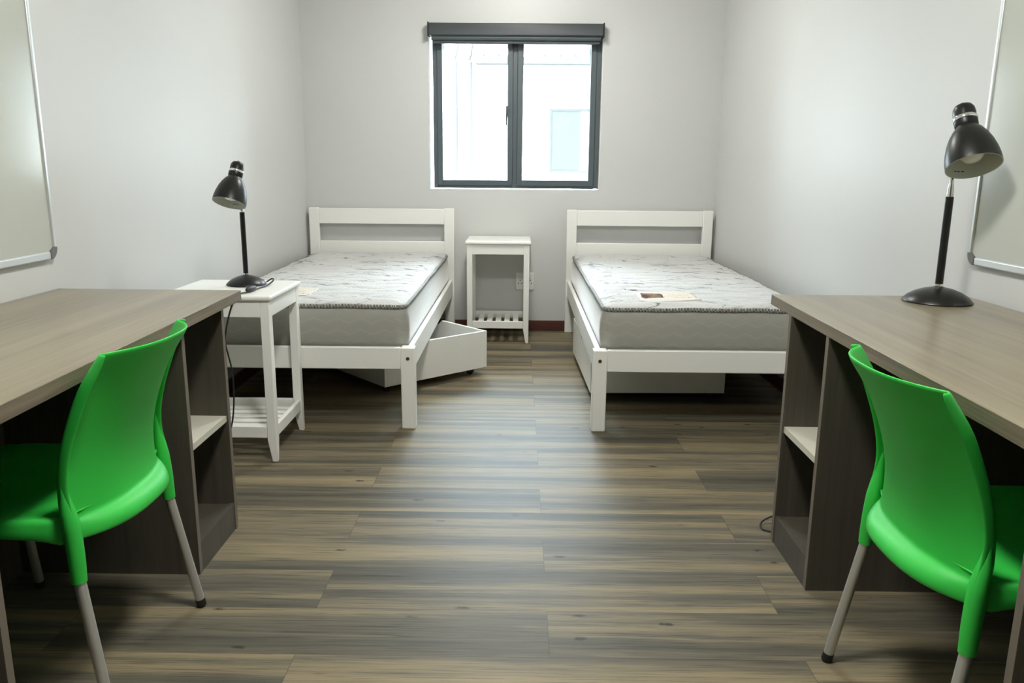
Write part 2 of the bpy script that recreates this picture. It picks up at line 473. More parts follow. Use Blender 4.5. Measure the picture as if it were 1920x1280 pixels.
tag(obj('roof_ribs', bm, M['gutter'], rf))
obj('gutter', BOX(-.60, 7, -.48, -.36, 2.43, 2.525), M['gutter'], nb, bevel=.01)
obj('soffit', BOX(-.58, 7, -.36, 0, 2.40, 2.44), M['render'], nb)
for x in (-.905, -.70):
    bm = bmesh.new()
    tube(bm, [(x, -.06, 1.02), (x, -.06, 2.50)], .036, 14)
    obj('downpipe', bm, M['pipe'], nb, smooth=True)
bm = frame_ring(.40, 1.0, 1.03, 1.90, .035, -.03, .02)
w = obj('window_frame', bm, M['outframe'], nb)
obj('blind_panel', BOX(.435, .84, -.012, -.006, 1.065, 1.865), M['outblind'], w)
obj('pane', BOX(.435, .965, -.02, -.016, 1.065, 1.865), M['glass'], w)
box_ = obj('low_plinth', BOX(-7, 7, -.05, 0, -3, .97), M['render'], nb)
tag(obj('ground_outside', BOX(-9, 9, YO+.02, 16, -3.2, -3), M['ground']), kind='structure')

# ------------------------------------------------------------------ ceiling lamp (above the frame)
cl = thing('ceiling_light', 'round opal ceiling light above the desks', 'light', (0, 1.25, ZC), 0, 'ceiling lights')
bm = bmesh.new(); lathe(bm, [(.185, 0), (.185, -.022), (.178, -.028)], 64)
obj('housing', bm, M['white'], cl, smooth=True)
bm = bmesh.new(); lathe(bm, [(.174, -.0285), (.172, -.045), (.158, -.068), (.125, -.088), (.075, -.101), (.02, -.105), (.001, -.105)], 64)
obj('diffuser', bm, mk_emit('opal_diffuser', (1.0, .985, .935), 158.0), cl, smooth=True)
cl2 = thing('ceiling_light', 'round opal ceiling light above the beds', 'light', (0, 4.25, ZC), 0, 'ceiling lights')
for ch in list(cl.children):
    c2 = ch.copy(); c2.data = ch.data.copy(); C.objects.link(c2); c2.parent = cl2
    if ch.name.startswith('diffuser'): c2.data.materials[0] = mk_emit('opal_diffuser_dimmer', (1.0, .985, .935), 92.0)

# ------------------------------------------------------------------ whiteboards
def whiteboard(label, mirror, yfar):
    """local: x out of wall, y along wall (0 = far end, negative towards the viewer), z up from the lower edge"""
    t = thing('whiteboard', label, 'whiteboard', (0, 0, 0))
    W, H = 1.25, 1.22
    obj('writing_surface', BOX(.004, .012, -W+.012, -.012, .015, H-.015), M['board'], t)
    bm = bmesh.new()
    # rounded-outer aluminium profile, per edge
    for z0, z1 in ((0, .024), (H-.024, H)):
        box(bm, 0, .017, -W+.034, -.034, z0, z1)
    for y0, y1 in ((-.016, 0), (-W, -W+.016)):
        box(bm, 0, .017, y0, y1, .034, H-.034)
    obj('frame', bm, M['boardframe'], t, bevel=.004)
    for cy, sy in ((0, -1), (-W, 1)):
        for cz, sz in ((0, 1), (H, -1)):
            pts = [(cy, cz+sz*.036)]
            for k in range(7):
                a = PI/2*k/6
                pts.append((cy+sy*.036*(1-math.cos(a)), cz+sz*.036*(1-math.sin(a))))
            pts += [(cy+sy*.036, cz+sz*.024), (cy+sy*.016, cz+sz*.036)]
            bm = bmesh.new(); prism(bm, pts, 0, 0, .019)
            obj('corner_cap', bm, M['greyplastic'], t, bevel=.002)
    obj('backing', BOX(0, .004, -W+.01, -.01, .01, H-.01), M['greyplastic'], t)
    if mirror:
        # hang on right wall: flip so that x points to -X
        for ch in t.children:
            ch.data.transform(Matrix.Diagonal((-1, 1, 1, 1)))
            ch.data.flip_normals()
        t.location = (xr(yfar), yfar, .828)
        t.rotation_euler = (0, 0, math.atan(.085/3.03))
    else:
        t.location = (XL, yfar, .822)
    return t
whiteboard('whiteboard on the left wall above the desk', False, 2.43)
whiteboard('whiteboard on the right wall behind the desk lamp', True, 2.46)

# ------------------------------------------------------------------ beds
BW, BL = .971, 2.131       # outer width, from the foot face to the back of headboard
bed = thing('single_bed', 'white wooden single bed along the left wall, drawer pulled out askew', 'bed', (-.9235, 3.268, 0), 0, 'white single beds')
hw = BW/2
for sx in (-1, 1):
    x0, x1 = sorted((sx*hw, sx*(hw-.0595)))
    lg = obj('leg', BOX(x0, x1, 0, .0595, 0, .358), M['white'], bed, bevel=.005, seg=3)
    bm = bmesh.new()
    lathe(bm, [(.0075, -.0008), (.0075, .0015), (.006, .002)], 20, Matrix.Translation((sx*(hw-.0285), -.0002, .312)) @ Matrix.Rotation(PI/2, 4, 'X'))
    obj('bolt', bm, M['brass'], lg, smooth=True)
    x0, x1 = sorted((sx*hw, sx*(hw-.066)))
    obj('headboard_post', BOX(x0, x1, BL-.032, BL, 0, .833), M['white'], bed, bevel=.004)
    x0, x1 = sorted((sx*(hw-.011), sx*(hw-.035)))
    obj('side_rail', BOX(x0, x1, .050, BL-.032, .252, .356), M['white'], bed, bevel=.004)
xi = hw-.066
obj('headboard_rail', BOX(-xi, xi, BL-.030, BL-.002, .727, .829), M['white'], bed, bevel=.004)
obj('headboard_rail', BOX(-xi, xi, BL-.030, BL-.002, .470, .613), M['white'], bed, bevel=.004)
xi = hw-.0595
obj('foot_rail', BOX(-xi, xi, .004, .030, .264, .359), M['white'], bed, bevel=.004)
for k in range(12):
    y = .12 + k*.172
    obj('slat', BOX(-hw+.064, hw-.064, y, y+.075, .312, .330), M['white'], bed, bevel=.002)
bed2 = dup(bed, (.802, 3.258, 0), 0, 'white wooden single bed along the right wall, drawer pushed in underneath')

# mattress (local: x centred, y from foot edge, z from its underside)
MW, ML, MH = .902, 2.015, .200
mt = thing('mattress', 'quilted white mattress on the bed along the left wall', 'mattress', (-.9235-.002, 3.268+.055, .332), 0, 'mattresses on the beds')
def outline(inset, r, n=10, step=.04):
    """rounded rectangle polyline, closed, with arclength"""
    x, y0, y1 = MW/2-inset, inset, ML-inset
    P = []
    cs = [((x-r), y0+r, -PI/2), ((x-r), y1-r, 0), (-(x-r), y1-r, PI/2), (-(x-r), y0+r, PI)]
    for cx, cy, a0 in cs:
        for k in range(n+1):
            a = a0 + PI/2*k/n
            P.append((cx+r*math.cos(a), cy+r*math.sin(a)))
    # densify straight runs
    out = []
    for i, p in enumerate(P):
        q = P[(i+1) % len(P)]
        L = math.hypot(q[0]-p[0], q[1]-p[1]); m = max(1, int(L/step))
        for k in range(m): out.append((p[0]+(q[0]-p[0])*k/m, p[1]+(q[1]-p[1])*k/m))
    return out
def edge_dz(x, y): return .0055*mn.noise(Vector((x*4.2, y*4.2, 1.7))) + .003*mn.noise(Vector((x*9, y*9, 5)))
OL = outline(0, .055)
def border_mesh():
    bm = bmesh.new(); uv = bm.loops.layers.uv.new()
    prof = [(.012, 0), (.003, .012), (-.002, .04), (-.005, .09), (-.003, .14), (.004, .175), (.012, .190)]   # (inset, z)
    s = [0]
    for i in range(len(OL)):
        a, b = OL[i], OL[(i+1) % len(OL)]; s.append(s[-1]+math.hypot(b[0]-a[0], b[1]-a[1]))
    cx, cy = 0, ML/2
    rows = []
    for ins, z in prof:
        row = []
        pl = outline(ins, .055)
        for i, p in enumerate(OL):
            # move along inward normal
            a, b = OL[i-1], OL[(i+1) % len(OL)]
            d = Vector((b[0]-a[0], b[1]-a[1], 0)).normalized(); nrm = Vector((-d.y, d.x, 0))
            zz = z + (edge_dz(*p) if z > .18 else 0)
            row.append(bm.verts.new((p[0]+nrm.x*ins, p[1]+nrm.y*ins, zz)))
        rows.append(row)
    n = len(OL)
    for j in range(len(rows)-1):
        for i in range(n):
            f = bm.faces.new((rows[j][i], rows[j][(i+1) % n], rows[j+1][(i+1) % n], rows[j+1][i]))
            for l, (u, w_) in zip(f.loops, ((s[i], prof[j][1]), (s[i+1], prof[j][1]), (s[i+1], prof[j+1][1]), (s[i], prof[j+1][1]))): l[uv].uv = (u, w_)
    bm.faces.new(rows[0][::-1])
    return bm
obj('border', border_mesh(), M['border'], mt, smooth=True, angle=180)
def inset_pt(i, ins):
    p = OL[i]; a, b = OL[i-1], OL[(i+1) % len(OL)]
    d = Vector((b[0]-a[0], b[1]-a[1], 0)).normalized()
    return p[0]-d.y*ins, p[1]+d.x*ins
def quilt_h(x, y):
    # rows of puffed lozenges running across the bed, flattened towards the edge
    wob = .020*math.sin(x*2*PI/.42 + 1.3*math.floor(y/.105)) + .018*mn.noise(Vector((x*3, y*3, 0)))
    r = (y + wob)/.105
    f = abs(math.sin(PI*r))**.55
    c = (x + .23*math.floor(r) + .04*mn.noise(Vector((x*5, y*5, 3))))/.46
    g = abs(math.sin(PI*c))**.35
    e = min(MW/2-abs(x), y, ML-y)
    k = max(0, min(1, e/.09))
    k = k*k*(3-2*k)
    return .190 + edge_dz(x, y)*(1-k) + .014*math.sqrt(max(0, min(1, e/.06))) + .0135*f*(.35+.65*g)*(.30+.70*k)
def top_mesh():
    bm = bmesh.new()
    rings = []
    n = len(OL)
    ins_list = [.010, .016, .024, .034, .046]
    for ins in ins_list:
        row = []
        for i in range(n):
            x, y = inset_pt(i, ins)
            row.append(bm.verts.new((x, y, quilt_h(x, y) if ins > .012 else .191+edge_dz(*OL[i]))))
        rings.append(row)
    for A, B in zip(rings, rings[1:]):
        for i in range(n): bm.faces.new((A[i], A[(i+1) % n], B[(i+1) % n], B[i]))
    # inner grid laid just under the ring edge
    nx, ny = 96, 208
    x0, y0, y1 = MW/2-.044, .044, ML-.044
    G = [[bm.verts.new((-x0+2*x0*i/nx, y0+(y1-y0)*j/ny, quilt_h(-x0+2*x0*i/nx, y0+(y1-y0)*j/ny)-.0004)) for i in range(nx+1)] for j in range(ny+1)]
    for j in range(ny):
        for i in range(nx): bm.faces.new((G[j][i], G[j][i+1], G[j+1][i+1], G[j+1][i]))
    return bm
obj('quilted_top', top_mesh(), M['quilt'], mt, smooth=True, angle=180)
def piping(z, ins, r, name, flex=True):
    bm = bmesh.new(); uv = bm.loops.layers.uv.new()
    n = len(OL); m = 10; rows = []; s = [0]
    for i in range(n):
        a, b = OL[i], OL[(i+1) % n]; s.append(s[-1]+math.hypot(b[0]-a[0], b[1]-a[1]))
    for i in range(n):
        a, b = OL[i-1], OL[(i+1) % n]
        d = Vector((b[0]-a[0], b[1]-a[1], 0)).normalized(); nrm = Vector((d.y, -d.x, 0))
        x, y = inset_pt(i, ins); c = Vector((x, y, z+(edge_dz(*OL[i]) if flex else 0)))
        rows.append([bm.verts.new(c + nrm*r*.75*math.cos(2*PI*k/m) + Vector((0, 0, r*math.sin(2*PI*k/m)))) for k in range(m)])
    for i in range(n):
        A, B = rows[i], rows[(i+1) % n]
        for k in range(m):
            f = bm.faces.new((A[k], B[k], B[(k+1) % m], A[(k+1) % m]))
            for l, q in zip(f.loops, ((s[i], k/m), (s[i+1], k/m), (s[i+1], (k+1)/m), (s[i], (k+1)/m))): l[uv].uv = q
    bmesh.ops.recalc_face_normals(bm, faces=bm.faces)
    return obj(name, bm, M['tape'], mt, smooth=True, angle=180)
piping(.191, .006, .0095, 'top_piping')
piping(.008, .004, .006, 'bottom_piping', False)
# printed label sewn near the foot of the bed
lx, ly = -.272, .120
bm = bmesh.new()
nx, ny = 26, 22
G = [[bm.verts.new((.265*i/nx, .225*j/ny, max(quilt_h(lx+.265*i/nx, ly+.225*j/ny)+.0010, .2075)-.209)) for i in range(nx+1)] for j in range(ny+1)]
for j in range(ny):
    for i in range(nx): bm.faces.new((G[j][i], G[j][i+1], G[j+1][i+1], G[j+1][i]))
lb = obj('printed_label', bm, M['label'], mt, smooth=True, angle=180, solid=.0004)
lb.location = (lx, ly, .209)
lb['label'] = 'cream label with a brown picture and red script'
mt2 = dup(mt, (.802+.002, 3.258+.055, .332), 0, 'quilted white mattress on the bed along the right wall')

# ------------------------------------------------------------------ under-bed drawers
dr = thing('underbed_drawer', 'white underbed drawer rolled out crooked from the left bed', 'drawer', (0, 0, 0), 0, 'underbed drawers')
DL, DD, Z0, Z1 = .892, .652, .044, .244
# front panel with a scooped grip in its top edge (local x = depth, y = length)
pts = [(0, Z0), (DL, Z0), (DL, Z1), (DL/2+.062, Z1)]
for k in range(1, 8):
    a = PI*k/8
    pts.append((DL/2+.045*math.cos(a), Z1-.030*math.sin(a)**.6))
pts += [(DL/2-.062, Z1), (0, Z1)]
bm = bmesh.new(); prism(bm, pts, 0, 0, .016)
obj('front_panel', bm, M['white'], dr, bevel=.0015)
obj('back_panel', BOX(DD-.016, DD, 0, DL, Z0, Z1), M['white'], dr, bevel=.0015)
for y0, y1 in ((0, .016), (DL-.016, DL)):
    obj('side_panel', BOX(.016, DD-.016, y0, y1, Z0, Z1), M['white'], dr, bevel=.0015)
obj('drawer_bottom', BOX(.016, DD-.016, .016, DL-.016, Z0+.006, Z0+.014), M['white'], dr)
for cx in (.06, DD-.06):
    for cy in (.07, DL-.07):
        bm = bmesh.new()
        lathe(bm, [(.014, -.011), (.0195, -.008), (.0195, .008), (.014, .011)], 24, Matrix.Translation((cx, cy, .0195)) @ Matrix.Rotation(PI/2, 4, 'X'))
        box(bm, cx-.012, cx+.012, cy-.018, cy-.012, .018, Z0+.006); box(bm, cx-.012, cx+.012, cy+.012, cy+.018, .018, Z0+.006)
        box(bm, cx-.018, cx+.018, cy-.020, cy+.020, Z0-.002, Z0+.006)
        obj('castor', bm, M['rubber'], dr, smooth=True)
A = Vector((-.170, 4.206)); u = Vector((-.672, .7405)); A2 = A + u*DL
dr.location = (A2.x, A2.y, 0)
dr.rotation_euler = (0, 0, math.atan2(-.672, -.7405))
dup(dr, (.350, 3.712, 0), math.atan2(.026, .89), 'white underbed drawer tucked straight under the right bed')

# ------------------------------------------------------------------ nightstands
ns = thing('nightstand', 'white slatted nightstand standing under the window between the beds', 'nightstand', (-.1325, 5.195, 0), 0, 'white nightstands')
NW, NH = .394, .631
h2 = NW/2
bm = bmesh.new()
prism(bm, [(-.207, -.0), (-.203, .011), (-.195, .021), (.195, .021), (.203, .011), (.207, 0)], 1, -.207, .207)
obj('table_top', BOX(-.207, .207, -.207, .207, NH, NH+.021), M['white'], ns, bevel=.008, seg=3)
bm.free()
for sx in (-1, 1):
    for sy in (-1, 1):
        bm = bmesh.new()
        def ring(z, w):
            # outer corner fixed, inner faces move
            xs = sorted((sx*h2, sx*(h2-w))); ys = sorted((sy*h2, sy*(h2-w)))
            return [bm.verts.new((x, y, z)) for x, y in ((xs[0], ys[0]), (xs[1], ys[0]), (xs[1], ys[1]), (xs[0], ys[1]))]
        R = [ring(0, .020), ring(.088, .035), ring(NH, .035)]
        for a, b in zip(R, R[1:]):
            for k in range(4): bm.faces.new((a[k], a[(k+1) % 4], b[(k+1) % 4], b[k]))
        bm.faces.new(R[0][::-1]); bm.faces.new(R[-1])
        obj('leg', bm, M['white'], ns, bevel=.003)
hi = h2-.035
for s in (-1, 1):
    a, b = sorted((s*(h2-.001), s*(h2-.020)))
    obj('apron', BOX(-hi, hi, a, b, .569, NH), M['white'], ns, bevel=.002)
    obj('apron', BOX(a, b, -hi, hi, .569, NH), M['white'], ns, bevel=.002)
    a, b = sorted((s*(h2-.003), s*(h2-.021)))
    obj('shelf_rail', BOX(-hi, hi, a, b, .096, .143), M['white'], ns, bevel=.003)
    obj('shelf_rail', BOX(a, b, -hi, hi, .096, .143), M['white'], ns, bevel=.003)
for k in range(5):
    x = -.114 + k*.057
    obj('slat', BOX(x-.0175, x+.0175, -h2+.021, h2-.021, .112, .124), M['white'], ns, bevel=.002)
ns2 = dup(ns, (-1.109, 3.058, 0), PI/2, 'white slatted nightstand carrying a black lamp beside the left bed')
for ch in ns2.children: pass
ns2.scale = (1, 1, .985)

# ------------------------------------------------------------------ power socket
so = thing('wall_socket', 'white double wall socket behind the nightstand under the window', 'socket', (.041, YB, .342))
bm = BOX(-.063, .063, -.010, 0, -.060, .060)
obj('face_plate', bm, M['plate'], so, bevel=.006, seg=3)
for cx in (-.032, .036):
    bm = bmesh.new()
    for dx, dz, r in ((0, .012, .0042), (-.0105, -.008, .0036), (.0105, -.008, .0036)):
        lathe(bm, [(r, 0), (r, .001)], 14, Matrix.Translation((cx+dx, -.0098, dz-.004)) @ Matrix.Rotation(PI/2, 4, 'X'))
    obj('socket_holes', bm, M['hole'], so)
    obj('rocker_switch', BOX(cx-.010, cx+.010, -.014, -.0095, .026, .046), M['plate'], so, bevel=.002)

# ------------------------------------------------------------------ desks
def desk(label, side, ff, nf, bf, bn, cab_far, cab_near, cabx, pan, H=.728):
    """side: -1 left wall, +1 right wall. corner points in plan; everything stored relative to the far front corner"""
    t = thing('desk', label, 'desk', (ff[0], ff[1], 0), 0, 'study desks')
    ox, oy = ff
    bm = bmesh.new()
    TH = .031
    prism(bm, [(p[0]-ox, p[1]-oy) for p in (ff, nf, bn, bf)], 2, H-TH, H)
    for f in bm.faces:
        if abs(f.normal.z) < .5: f.material_index = 1
    obj('desktop', bm, [M['oak'], M['oakedge']], t, bevel=.0015)
    s = side
    def BX(x0, x1, y0, y1, z0, z1):
        xa, xb = sorted((x0, x1)); return BOX(xa-ox, xb-ox, y0-oy, y1-oy, z0, z1)
    xf = cabx; xb = bf[0]-s*.045
    P = .018
    zt = H-TH
    def panel(nm, y0, y1):
        o = obj(nm, BX(xf+s*.0012, xb, y0, y1, 0, zt), M['taupe'], t)
        obj('edge_band', BX(xf, xf+s*.0012, y0, y1, 0, zt), M['taupeedge'], o)
        return o
    panel('cubby_side', cab_far-P, cab_far)
    panel('cubby_side', cab_near, cab_near+P)
    obj('cubby_back', BX(xb-s*.012, xb, cab_near+P, cab_far-P, .09, zt), M['taupe'], t)
    o = obj('cubby_shelf', BX(xf+s*.006, xb-s*.012, cab_near+P, cab_far-P, .350, .368), M['shelfpale'], t)
    o['label'] = 'pale cream middle shelf'
    obj('cubby_floor', BX(xf+s*.018, xb-s*.012, cab_near+P, cab_far-P, .066, .0835), M['taupe'], t)
    obj('plinth', BX(xf+s*.002, xf+s*.018, cab_near+P, cab_far-P, 0, .086), M['taupe'], t)
    panel('end_panel', pan-P, pan)
    obj('modesty_panel', BX(xb-s*.018, xb, pan, cab_near, 0.0, zt), M['taupe'], t)
    return t
desk('oak-topped study desk with open cubby along the left wall', -1, (-.860, 2.434), (-.828, 1.185), (-1.428, 2.434), (-1.428, 1.185), 2.306, 2.004, -.871, 1.222)
desk('oak-topped study desk with open cubby along the right wall, lamp on it', 1, (.785, 2.455), (.765, 1.100), (xr(2.455)-.004, 2.455), (xr(1.1)-.004-.03, 1.100), 2.262, 1.960, .779, 1.132)

# ------------------------------------------------------------------ chairs
def chair(label, loc, rz, fy, fx):
    """local: x lateral, y forward, z up; origin on the floor below the rear leg sockets. fx, fy: front foot"""
    t = thing('plastic_chair', label, 'chair', loc, rz, 'green plastic chairs')
    # -- backrest: a bowed panel set between two side flanges that stand out rearwards
    se = [(.40, .016), (.44, .022), (.50, .025), (.56, .020), (.61, .007), (.70, -.028), (.767, -.074)]
    hwid = [(.44, .199), (.50, .197), (.56, .194), (.62, .190), (.70, .184), (.767, .176)]
    fl = [(.40, .033), (.445, .033), (.47, .029), (.50, .0235), (.53, .021), (.61, .023), (.70, .026), (.735, .024), (.767, .013)]
    bg_ = [(.44, .052), (.50, .053), (.60, .058), (.70, .064), (.767, .068)]
    NU = 28
    def row_at(z, out=0.0, zz=None, fz=None):
        e, w, bw, bulge = lerp(se, z), lerp(hwid, z), lerp(fl, z), lerp(bg_, z)
        L = [(w, e-bw), (w-.0004, e-bw*.55), (w-.0012, e-.004), (w-.005, e-.0005)]
        row = [(-a, b, fz or z) for a, b in L]
        for k in range(NU+1):
            uu = math.sin((-1+2*k/NU)*PI/2)
            row.append((uu*(w-.010), e-.001-bulge*(1-abs(uu)**2.6)-out*(1-.80*abs(uu)**4), (zz or z) + .004*(1-uu*uu)*(1 if z > .76 else 0)))
        row += [(a, b, fz or z) for a, b in L[::-1]]
        return row
    bm = bmesh.new()
    rows = [row_at(z) for z in (.767, .758, .735, .70, .66, .62, .58, .545, .515, .49, .468, .456)]
    for out, zz, fz in ((.002, .4505, .4505), (.009, .4465, .446), (.020, .4415, .440), (.029, .433, .432), (.033, .423, .421), (.033, .414, .413), (.029, .409, .408)):
        rows.append(row_at(.456, out, zz, fz))
    rows = [[bm.verts.new(p) for p in r] for r in rows]
    for a, b in zip(rows, rows[1:]):
        for i in range(len(a)-1): bm.faces.new((a[i], a[i+1], b[i+1], b[i]))
    bmesh.ops.recalc_face_normals(bm, faces=bm.faces)
    c = rows[3][len(rows[3])//2]
    if c.link_faces[0].normal.y > 0: bmesh.ops.reverse_faces(bm, faces=bm.faces)
    back = obj('backrest', bm, M['green'], t, smooth=True, solid=-.0055, subsurf=1, angle=180)
    # -- seat pan with rear skirt, side skirts and front roll
    bm = bmesh.new()
    NS = 12
    prof = [(-.5, 0), (0, 0)]
    sy_list = [0.0, .02, .05, .10, .17, .24, .31, .36, .395, .415, .425]
    rows = []
    for j, y in enumerate(sy_list):
        wv = lerp([(0, .186), (.10, .206), (.25, .222), (.425, .224)], y)
        row = []
        for k in range(NS+1):
            uu = -1+2*k/NS
            dish = .016*(1-uu*uu)*math.sin(PI*min(1, max(0, y/.40)))
            front = -.020*max(0, (y-.36)/.065)**2
            z = .452 - dish + front + .010*max(0, (abs(uu)-.75)/.25)**2
            if y < .06: z += .0
            yy = y + (.012*(1-uu*uu) if y > .38 else 0)
            if j == 0: yy = y - lerp([(0, .026), (.5, .020), (.8, .004), (1, -.014)], abs(uu))
            if j == 1: yy = y - lerp([(0, .018), (.5, .014), (.8, .000), (1, -.008)], abs(uu))
            if j == 0: z = .470 - .004*uu*uu
            if j == 1: z = .458 - .004*uu*uu
            row.append(Vector((uu*wv, yy, z)))
        # side skirts, arched between the legs
        arch = .030 + .030*abs((y-.20)/.22)**1.6
        L = [Vector((-wv-.006, row[0].y, row[0].z-.008)), Vector((-wv-.010, row[0].y, row[0].z-arch))]
        R_ = [Vector((wv+.006, row[-1].y, row[-1].z-.008)), Vector((wv+.010, row[-1].y, row[-1].z-arch))]
        rows.append([L[1], L[0]] + row + R_)
    # front lip
    last = rows[-1]
    rows.append([Vector((p.x, p.y+.008, min(p.z, .430)-.012)) for p in last])
    rows.append([Vector((p.x, p.y+.010, min(p.z, .430)-.030)) for p in last])
    V = [[bm.verts.new(p) for p in r] for r in rows]
    for a, b in zip(V, V[1:]):
        for i in range(len(a)-1): bm.faces.new((a[i], a[i+1], b[i+1], b[i]))
    bmesh.ops.recalc_face_normals(bm, faces=bm.faces)
    if V[4][8].link_faces[0].normal.z < 0: bmesh.ops.reverse_faces(bm, faces=bm.faces)
    seat = obj('seat', bm, M['green'], t, smooth=True, solid=-.006, subsurf=1, angle=180)
    for sx in (-1, 1):
        bm = bmesh.new()
        tube(bm, spline([(sx*.200, 0, .335), (sx*.1985, .001, .37), (sx*.197, .003, .41), (sx*.1955, .006, .445), (sx*.1950, .010, .475), (sx*.1945, .013, .505), (sx*.194, .015, .54)], 3),
             [lerp([(0, .0143), (4, .0158), (9, .0165), (12, .0140), (15, .0085), (18, .003)], i) for i in range(19)], 18)
        obj('leg_socket', bm, M['green'], t, smooth=True)
        bm = bmesh.new()
        tube(bm, [(sx*(fx-.10), fy-.035, .45), (sx*(fx-.088), fy-.032, .40), (sx*(fx-.075), fy-.028, .345)] if fx > .28 else
                 [(sx*.213, .392, .45), (sx*.215, .393, .40), (sx*.218, .394, .345)], [.017, .0155, .0140], 18)
        obj('leg_socket', bm, M['green'], t, smooth=True)
        def leg(a, b):
            a, b = Vector(a), Vector(b)
            bm = bmesh.new(); tube(bm, [a, b.lerp(a, .016/a.z)], .0112, 20)
            lg = obj('leg', bm, M['alu'], t, smooth=True)
            bm = bmesh.new(); tube(bm, [b.lerp(a, .020/a.z), b.lerp(a, .003/a.z), b], [.0124, .0124, .0105], 20)
            obj('foot_cap', bm, M['rubber'], lg, smooth=True)
        leg((sx*.202, .012, .330), (sx*.227, -.040, .002))
        if fx > .28: leg((sx*1.02*(fx-.082), fy-.021, .345), (sx*fx, fy, .002))
        else: leg((sx*1.02*.216, .402, .340), (sx*fx, fy, .002))
    for ch in t.children:      # settle the shell to its seat height
        if not ch.name.startswith('leg') or ch.name.startswith('leg_socket'):
            ch.data.transform(Matrix.Translation((0, .009, -.0425)) @ Matrix.Diagonal((1.02, 1.0, 1.044, 1)))
    return t
chair('green plastic chair with metal legs at the left desk', (-.845, 1.618, 0), PI/2, .425, .310)
chair('green plastic chair with metal legs at the right desk', (.759, 1.420, 0), -PI/2, .425, .262)

